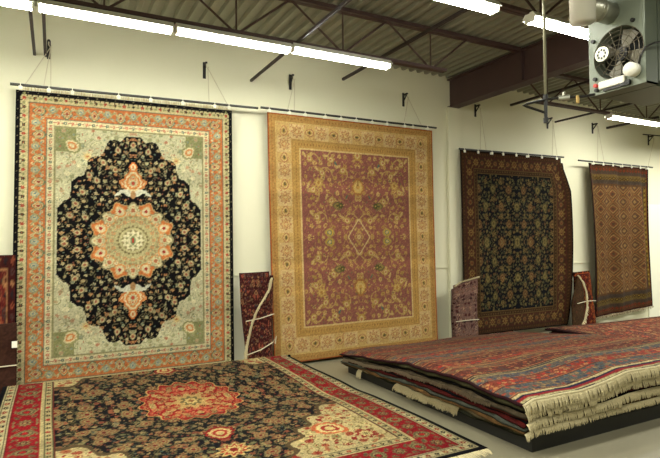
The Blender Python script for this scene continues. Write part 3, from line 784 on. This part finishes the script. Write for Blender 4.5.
folded('folded rust rug with curved white fringe, right foot of the dark navy rug', (8.95, 6.6, 0),
       [('back_fold', [(0, 8.75), (.6, 8.72), (1.09, 8.66)], [(0, 9.30), (.6, 9.23), (1.11, 9.12)], 6.70, .05, cc_, .03, (60, 30, 24)),
        ('front_fold', [(0, 8.50), (.5, 8.52), (.98, 8.62)], [(0, 8.66), (.2, 8.80), (.45, 8.88), (.72, 8.86), (.92, 8.76), (1.04, 8.64)], 6.62, .05, cd_, .03, (70, 50, 36))],
       [[(8.6, 6.57, .52), (8.9, 6.58, .55), (9.22, 6.64, .53)]],
       ([(8.66, 6.585, .02), (8.80, 6.58, .2), (8.88, 6.58, .45), (8.86, 6.58, .72), (8.76, 6.58, .92), (8.64, 6.58, 1.04)], (.03, -.01, 0), (0, 0, -.03), 130))
ce_ = plain_pattern(.8, .75, .012, (104, 40, 36), [(150, 110, 76), (84, 60, 56), (150, 84, 60), (50, 40, 44)], .085, .030, 51, .07)
cf_ = plain_pattern(.8, .9, .02, (74, 48, 38), [(80, 54, 42), (68, 44, 36)], .2, .01, 52)
folded('folded rug at the left edge, red pattern above, plain brown below', (-.7, 6.6, 0),
       [('patterned_fold', [(.0, -1.2), (1.58, -1.2)], [(.0, -.37), (1.585, -.36)], 6.69, .05, ce_, .02, (60, 34, 30)),
        ('brown_fold', [(0, -1.22), (.84, -1.2)], [(0, -.34), (.86, -.34)], 6.60, .06, cf_, .03, (60, 40, 34))],
       [[(-1.2, 6.565, .40), (-.8, 6.55, .41), (-.34, 6.585, .41)]])
ft = [o for o in COL.objects if o.get('label', '').startswith('folded rug at the left edge')][0]
MB().box((-.385, 6.555, .60), (-.335, 6.562, .67), .002).build('paper_tag', M_white, ft)

# ------------------------------------------------------------------ big rug lying on the floor, far end tucked under
cfl = rug_floor()
L = 4.66
def s01(t): t = np.clip(t, 0, 1); return t*t*(3-2*t)
def pos_floor(S, T):
    v = T*L; vis = 3.30; rf = .088
    a = np.clip(v-vis, 0, PI*rf)/rf             # around the fold
    back = np.clip(v-vis-PI*rf, 0, 9)
    Yt = 3.25+np.minimum(v, vis)
    Y = Yt+rf*np.sin(a)-back
    top = .016+.175*s01((Yt-5.15)/1.35)
    Z = np.where(v <= vis, top, .191-rf+rf*np.cos(a))
    under = .015-.0*back
    Z = np.where(back > 0, .015, Z)
    Xr = 3.13-.05*s01((Yt-4.9)/.6)-.26*s01((Yt-5.35)/1.2)
    Xl = -.50+.04*s01((Yt-5.5)/1.0)
    X = Xl+(Xr-Xl)*S
    dr = s01((S-.90)/.10)*s01((Yt-5.3)/1.0)
    Z = np.where(v <= vis, Z-.035*dr*(1-.3*np.sin(Yt*3)), Z)
    Z = Z + np.where((v <= vis), .008*np.sin(Yt*2.3+S*5)*s01((Yt-3.4)/.6)+.008*np.sin(S*9+1)*s01((Yt-3.5)/.5), 0)
    return X, Y, Z+.004
fr_ = empty('floor_rug', (1.3, 4.8, 0), 'large rug lying on the floor, red medallion and border on a navy floral field', 'rug')
cloth('pile', pos_floor, cfl, .012, M_pile, fr_, (90, 60, 50))
fringe('fringe', lambda t: (-.48+3.60*t, 3.25, .014), Vector((0, -.09, 0)), Vector((0, 0, -.012)), M_fringe, fr_, 420, 3, .005, rest=0)

# ------------------------------------------------------------------ stack of rugs on a black platform
def board(x0, y0, x1, y1, h, label):
    t = empty('display_platform', ((x0+x1)/2, (y0+y1)/2, 0), label, 'platform', 'black platforms under the rug piles')
    MB().box((x0+.02, y0+.02, 0), (x1-.02, y1-.02, h-.03)).build('base_box', M_board, t)
    MB().box((x0, y0, h-.03), (x1, y1, h), .006).build('top_board', M_board, t)
board(3.385, 3.02, 6.32, 6.04, .135, 'low black platform under the near pile of fringed rugs')
SX0, SX1, SY0, SY1 = 3.36, 6.34, 3.03, 6.06
BASE = .137
def top_h(X, Y):
    a = np.interp(Y, [3.0, 3.4, 3.9, 4.6, 5.33, 6.07], [.455, .478, .488, .455, .37, .285])
    fr = np.interp(X, [3.3, 3.94, 4.27, 4.62, 5.07, 6.2], [-.02, -.025, .01, .06, .045, .04])
    side = -.02*np.clip(1-(X-SX0)/.10, 0, 1)**2
    return a+fr*s01((4.6-Y)/1.6)+side*s01((4.2-Y)/.5)*0+.008*np.sin(X*4+Y*2)*s01((X-3.5)/.3)
# (label, left overhang, front overhang, thickness share, colours, back)
LAY = [
 ('dark green rug, lowest in the fringed pile', 0.020, .0, .9, (50, 52, 38)),
 ('cream fringed rug just above the lowest one in the fringed pile', 0.035, .0, .8, (104, 92, 64)),
 ('thin ochre edged rug low in the fringed pile', 0.050, .0, .35, (110, 80, 46)),
 ('blue grey rug in the lower part of the fringed pile', 0.040, .0, .8, (88, 92, 82)),
 ('dark red rug in the middle of the fringed pile', 0.035, .0, .8, (92, 28, 26)),
 ('thin navy rug in the middle of the fringed pile', 0.025, .0, .5, (20, 19, 26)),
 ('maroon rug below the worn grey fringe in the pile', 0.035, .0, .6, (112, 44, 38)),
 ('grey brown rug with worn side fringe in the fringed pile', 0.050, .0, 1.1, (92, 80, 62)),
 ('black backed rug just above the worn grey side fringe', 0.030, .0, .7, (12, 11, 11)),
 ('dark olive folded rug directly under the striped top rug', 0.045, .0, 1.2, (84, 82, 54)),
]
tot = sum(l[3] for l in LAY)+.7
def slab(name_label, lo, hi, x0, x1, y0, y1, col, edgec, seed, group, pat=None, grid=(70, 70), mtop=None, hf=None, name='stacked_rug'):
    hf = hf or top_h
    t = empty(name, ((x0+x1)/2, (y0+y1)/2, BASE), name_label, 'rug', group)
    nx, ny = grid
    cols = pat
    if cols is None:
        rs = np.random.RandomState(seed); cols = np.zeros((ny, nx, 3)); cols[:] = col
        cols *= 1+.25*rs.randn(ny, nx, 1)*.5
        cols[:, ::7] = np.array(edgec); cols[::9, :] = np.array(edgec)
        cols = np.clip(cols, 4, 255)
    def pos(S, T):
        wx = .009*np.sin(T*(17+seed % 5)+seed)+.005*np.sin(T*41+seed*2)+.004*np.sin(T*83+seed)
        wy = .008*np.sin(S*(14+seed % 4)+seed*3)
        X = x0+wx*(1-S)+(x1-x0)*S; Y = y0+wy*(1-T)+(y1-y0)*T
        H = hf(np.clip(X, SX0+.02, 99), np.clip(Y, SY0, 99))
        over = np.clip(SX0+.05-X, 0, 1)
        Z = BASE+(H-BASE)*hi - over*.35 - .006
        return X, Y, Z
    g = (hi-lo)
    # thickness varies with the pile: build top and bottom from the same height field
    S, T = np.meshgrid(np.linspace(0, 1, cols.shape[1]), np.linspace(0, 1, cols.shape[0]))
    X, Y, Z = pos(S, T); H = hf(np.clip(X, SX0+.02, 99), np.clip(Y, SY0, 99))
    Zb = Z-(H-BASE)*g*.95
    Zm = (Z+Zb)/2
    ed = np.minimum(np.minimum(S, 1-S)*(x1-x0), np.minimum(T, 1-T)*(y1-y0)); k = np.sqrt(np.clip(1-(1-np.clip(ed/.016, 0, 1))**2, 0, 1))*.5+.5
    P = np.stack([X, Y, Zm+(Z-Zm)*k], -1); Q = np.stack([X, Y, Zm+(Zb-Zm)*k], -1)
    ny, nx = cols.shape[:2]; n = nx*ny; I = np.arange(n).reshape(ny, nx)
    V = np.concatenate([P.reshape(-1, 3), Q.reshape(-1, 3)])
    a, b, c, d = I[:-1, :-1].ravel(), I[:-1, 1:].ravel(), I[1:, 1:].ravel(), I[1:, :-1].ravel()
    ring = np.concatenate([I[0, :], I[1:, -1], I[-1, :-1][::-1], I[1:-1, 0][::-1]]); r2 = np.roll(ring, -1)
    F = np.concatenate([np.stack([a, b, c, d], 1), np.stack([d, c, b, a], 1)+n, np.stack([ring, ring+n, r2+n, r2], 1)]).astype(np.int32)
    me = bpy.data.meshes.new('pile')
    me.vertices.add(len(V)); me.vertices.foreach_set('co', V.ravel()); me.loops.add(F.size); me.loops.foreach_set('vertex_index', F.ravel())
    me.polygons.add(len(F)); me.polygons.foreach_set('loop_start', np.arange(0, F.size, 4, dtype=np.int32)); me.update(calc_edges=True)
    at = me.color_attributes.new('knots', 'FLOAT_COLOR', 'POINT'); C = np.ones((len(V), 4))
    cc = cols.copy()
    if pat is not None: cc[:, :2] = edgec; cc[:, -2:] = edgec
    C[:n, :3] = lin(cc.reshape(-1, 3)); C[n:, :3] = lin(np.array(edgec)*.8)
    at.data.foreach_set('color', C.ravel().astype(np.float32))
    link('pile', me, M_pile, t, True)
    return t, pos
G = 'rugs in the fringed pile on the near black platform'
acc = 0
for i, (lab, ol, of, thk, col) in enumerate(LAY):
    lo, hi = acc/tot, (acc+thk)/tot; acc += thk
    e = tuple(int(c*.75) for c in col)
    t, pos = slab(lab, lo, hi, SX0-ol, SX1+.03*math.sin(i), SY0-of, SY1-.02*(i % 3), col, e, i+1, G)
    if i in (2, 5, 8):
        def root(q, pos=pos): x, y, z = pos(np.array(q), np.array(0.0)); return (float(x), float(y), float(z)-.012)
        fringe('front_fringe', root, Vector((0, -.03, 0)), Vector((0, 0, (-.050, -.068, -.070)[i//3])), M_fringe, t, 440, 60+i, .0075, 6, jit=.38)
        def root2(q, pos=pos): x, y, z = pos(np.array(q), np.array(0.0)); return (float(x), float(y)+.004, float(z)-.004)
    if i == 1:
        def rl(q, pos=pos): x, y, z = pos(np.array(0.0), np.array(.26+.33*q)); return (float(x), float(y), float(z)-.012)
        fringe('side_fringe', rl, Vector((-.045, 0, 0)), Vector((0, 0, -.065)), M_fringe, t, 300, 77, .0075, 8, jit=.5)
        def rl2(q, pos=pos): x, y, z = pos(np.array(0.0), np.array(.83+.03*q)); return (float(x), float(y), float(z)-.008)
        fringe('side_tassel', rl2, Vector((-.03, 0, 0)), Vector((0, 0, -.10)), M_fringe, t, 24, 78, .006, 8)
    if i == 7:
        def rl(q, pos=pos): x, y, z = pos(np.array(0.0), np.array(.12+.86*q)); return (float(x), float(y), float(z)-.006)
        fringe('side_fringe', rl, Vector((-.015, 0, 0)), Vector((0, 0, -.032)), M_fringe_grey, t, 500, 79, .005, 5)
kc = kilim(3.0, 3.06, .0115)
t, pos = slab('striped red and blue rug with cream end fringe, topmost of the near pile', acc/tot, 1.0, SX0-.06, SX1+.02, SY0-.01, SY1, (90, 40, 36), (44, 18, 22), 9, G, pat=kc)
def root(q, pos=pos): x, y, z = pos(np.array(q), np.array(0.0)); return (float(x), float(y)-.002, float(z)-.006)
fringe('front_fringe', root, Vector((0, -.032, 0)), Vector((0, 0, -.088)), M_fringe, t, 440, 91, .0075, 6, jit=.38)
MB().tube([root(q) for q in np.linspace(0, 1, 60)], .012, 6).build('end_binding', M_fringe, t)

# second pile farther right
board(6.46, 3.75, 10.2, 5.40, .135, 'black platform under the far pile of red rugs, mostly hidden')
def far_h(X, Y): return .40+.010*np.sin(X*2.2)+.015*np.sin(Y*4)-.03*s01((X-7.5)/2)
fp = plain_pattern(3.95, 2.0, .018, (112, 62, 48), [(160, 128, 92), (150, 110, 80), (84, 70, 70), (180, 96, 70)], .13, .046, 71, .16)
slab('dark red rug under the top one in the far pile', .5, .85, 6.45, 10.3, 3.66, 5.42, (80, 40, 36), (50, 26, 24), 12, 'rugs in the far pile', hf=far_h)
slab('brown rug at the bottom of the far pile', 0, .5, 6.46, 10.25, 3.70, 5.40, (80, 60, 44), (50, 36, 28), 13, 'rugs in the far pile', hf=far_h)
slab('faded red floral rug on top of the far pile at the right edge', .85, 1.0, 6.42, 10.35, 3.60, 5.46, (80, 40, 36), (40, 20, 20), 14, 'rugs in the far pile', pat=fp, hf=far_h)

# ------------------------------------------------------------------ gas unit heater
X0, X1, Y0, Y1, Z0, Z1 = 4.0, 4.75, 2.42, 2.90, 2.90, 3.78
h = empty('unit_heater', ((X0+X1)/2, (Y0+Y1)/2, Z0), 'grey gas unit heater with wire guarded fan hung from the ceiling', 'heater')
cy, cz, R = 2.635, 3.19, .200
# front panel with round opening
bm = bmesh.new(); N = 40
outer = []; inner = []; inn2 = []
for i in range(N):
    t = i*2*PI/N; c, s_ = math.cos(t), math.sin(t)
    k = 1/max(abs(c), abs(s_))
    oy = cy+c*k*1; oz = cz+s_*k*1
    oy = (cy+(Y1-.0-cy)*min(1, c*k)) if c > 0 else (cy+(cy-Y0)*max(-1, c*k))
    oz = (cz+(Z1-cz)*min(1, s_*k)) if s_ > 0 else (cz+(cz-Z0)*max(-1, s_*k))
    outer.append(bm.verts.new((X0, oy, oz))); inner.append(bm.verts.new((X0-.012, cy+c*(R+.012), cz+s_*(R+.012)))); inn2.append(bm.verts.new((X0+.12, cy+c*R, cz+s_*R)))
for i in range(N):
    j = (i+1) % N; bm.faces.new((outer[i], outer[j], inner[j], inner[i])); bm.faces.new((inner[i], inner[j], inn2[j], inn2[i]))
me = bpy.data.meshes.new('fan_panel'); bm.to_mesh(me); bm.free(); link('fan_panel', me, M_grey, h)
MB().box((X0+.125, Y0+.02, Z0+.02), (X0+.13, Y1-.02, Z1-.02)).build('inner_baffle', M_dark, h)
MB().box((X0+.135, Y0, Z0+.0), (X1, Y1, Z1), .03).box((X0+.004, Y0, Z0), (X0+.15, Y0+.012, Z1)).box((X0+.004, Y1-.012, Z0), (X0+.15, Y1, Z1)).box((X0+.004, Y0, Z0), (X0+.15, Y1, Z0+.012)).box((X0+.004, Y0, Z1-.012), (X0+.15, Y1, Z1)).build('casing', M_greyd, h)
fh = MB().cyl((X0+.02, cy, cz), (X0+.09, cy, cz), .055, seg=20).build('fan_motor', M_black, h)
for k in range(4):
    a = k*PI/2+.45; pts = []
    for r, da in ((.05, -.35), (.12, -.42), (.185, -.36), (.195, .0), (.185, .34), (.12, .3), (.05, .3)):
        t = a+da; pts.append((X0+.045+.03*da, cy+r*math.cos(t), cz+r*math.sin(t)))
    MB().poly(pts, (.003, 0, 0)).build('fan_blade', M_blade, h)
g = MB()
for r in (.06, .10, .14, .175, .207): g.torus((X0-.03+.02*(r/.2), cy, cz), (1, 0, 0), r, .0028, 40, 5)
for k in range(6):
    a = k*PI/6+.2; g.cyl((X0-.02, cy-.21*math.cos(a), cz-.21*math.sin(a)), (X0-.02, cy+.21*math.cos(a), cz+.21*math.sin(a)), .003, seg=5)
g.build('wire_guard', M_wire, h)
d = MB().cyl((X0-.05, cy+.115, cz+.02), (X0-.028, cy+.115, cz+.02), .06, seg=24).build('motor_badge', M_duct, h)
mk = MB()
for k in range(8):
    a = k*PI/4; mk.box((X0-.0535, cy+.115+.034*math.cos(a)-.007, cz+.02+.034*math.sin(a)-.009), (X0-.0505, cy+.115+.034*math.cos(a)+.007, cz+.02+.034*math.sin(a)+.009))
mk.build('badge_slots', M_black, d)
for yy, zz in ((cy+.21, cz+.16), (cy-.13, cz+.215), (cy+.2, cz-.16)): MB().cyl((X0-.03, yy, zz), (X0, yy, zz), .016, seg=8).build('guard_bolt', M_black, h)
MB().box((X0-.03, cy-.06, Z0+.035), (X0-.004, cy+.165, Z0+.095), .004).build('label_plate', M_white, h)
MB().box((X0-.028, cy-.10, Z0+.01), (X0-.004, cy-.02, Z0+.05), .004).box((X0-.02, cy-.02, Z0+.012), (X0-.004, cy+.13, Z0+.032)).build('control_box', M_black, h)
MB().cyl((X0-.10, cy-.145, Z0+.105), (X0-.03, cy-.145, Z0+.105), .052, seg=24).build('gas_regulator', M_white, h, True)
MB().cyl((X0-.04, cy-.145, Z0+.105), (X0-.0, cy-.145, Z0+.105), .03, seg=16).build('regulator_neck', M_black, h)
MB().cyl((X0-.03, cy+.195, Z0+.075), (X0-.002, cy+.195, Z0+.075), .016, seg=12).build('red_knob', M_red, h)
MB().cyl((X0-.03, cy+.19, Z0+.035), (X0-.002, cy+.19, Z0+.035), .014, seg=12).build('black_knob', M_black, h)
MB().tube([(X0-.02, cy-.17, Z0+.14), (X0-.04, cy-.2, Z0+.2), (X0-.02, Y0-.01, Z0+.26), (X0+.06, Y0-.03, Z0+.30), (X0+.3, Y0-.03, Z0+.36)], .008, 6).build('cable', M_black, h)
MB().box((X0+.14, Y0-.006, Z1-.2), (X0+.24, Y0-.001, Z1-.08)).build('amber_label', M_brass, h)
MB().cyl((X0, 2.70, 3.53), (X0-.27, 2.70, 3.53), .084, seg=28).torus((X0-.15, 2.70, 3.53), (1, 0, 0), .084, .006, 28).torus((X0-.19, 2.70, 3.53), (1, 0, 0), .084, .006, 28).build('flue_collar', M_duct, h, True)
MB().cyl((X0-.34, 2.70, 3.40), (X0-.34, 2.70, 4.44), .095, seg=28).build('flue_pipe', M_ductw, h, True)
for xx, yy in ((X0+.2, Y0+.06), (X0+.2, Y1-.06), (X1-.1, Y0+.06), (X1-.1, Y1-.06)):
    MB().cyl((xx, yy, Z1-.01), (xx, yy, 4.46), .006, seg=6).build('hanger_rod', M_wire, h)

p = empty('gas_pipe', (3.72, 3.115, 2.9), 'grey gas pipe dropping from the roof to a black tee beside the heater', 'pipe')
px, py, pz = 3.72, 3.115, 2.90
MB().cyl((px, py, pz+.02), (px, py, 4.445), .013, seg=12).build('drop_pipe', M_pipe, p, True)
MB().cyl((px, py, pz-.20), (px, py, pz+.03), .014, seg=10).cyl((px-.0, py, pz-.20), (px, py, pz-.16), .02, seg=10).cyl((px, py, pz), (px, py, pz+.04), .021, seg=10).build('drip_leg', M_black, p)
MB().tube([(px, py, pz), (px-.17, py+.05, pz-.045), (px-.20, py+.06, pz-.06), (px-.17, py+.05, pz-.068), (px, py, pz-.115)], .011, 8).build('pipe_loop', M_black, p)
MB().tube([(px, py, pz), (px+.10, py-.1, pz+.005), (px+.22, py-.22, pz+.0), (4.03, 2.84, Z0+.02)], .011, 8).build('supply_pipe', M_black, p)
MB().cyl((px+.07, py-.075, pz+.0), (px+.13, py-.135, pz+.0), .022, seg=10).box((px+.09, py-.115, pz+.02), (px+.11, py-.095, pz+.05)).build('valve', M_duct, p)
MB().box((px+.155, py-.19, pz-.055), (px+.185, py-.175, pz+.01), .003).build('paper_tag', mat('buff_tag', (206, 176, 112), .8), p)

# ------------------------------------------------------------------ camera
cam = bpy.data.cameras.new('camera'); co = bpy.data.objects.new('camera', cam); COL.objects.link(co)
Mx = [[0.8858699348042278, -0.46386656468981624, -0.007891056508583372], [-0.004209668816372153, -0.025045414306528596, 0.9996774509363863], [0.4639145797433074, 0.8855509795517608, 0.024139704151201757]]
r_, u_, f_ = [Vector(v) for v in Mx]
m4 = Matrix.Identity(4)
for i in range(3): m4[i][0] = r_[i]; m4[i][1] = u_[i]; m4[i][2] = -f_[i]
m4[2][3] = 1.70
co.matrix_world = m4
cam.sensor_width = 36; cam.lens = 528.44/660*36; cam.clip_end = 100; cam.clip_start = .05
sc.camera = co
w = bpy.data.worlds.new('world'); sc.world = w; w.use_nodes = True
w.node_tree.nodes['Background'].inputs[0].default_value = (.9, .85, .7, 1); w.node_tree.nodes['Background'].inputs[1].default_value = .0
sc.view_settings.view_transform = 'Standard'; sc.view_settings.look = 'None'; sc.view_settings.exposure = 0.4; sc.view_settings.gamma = 1
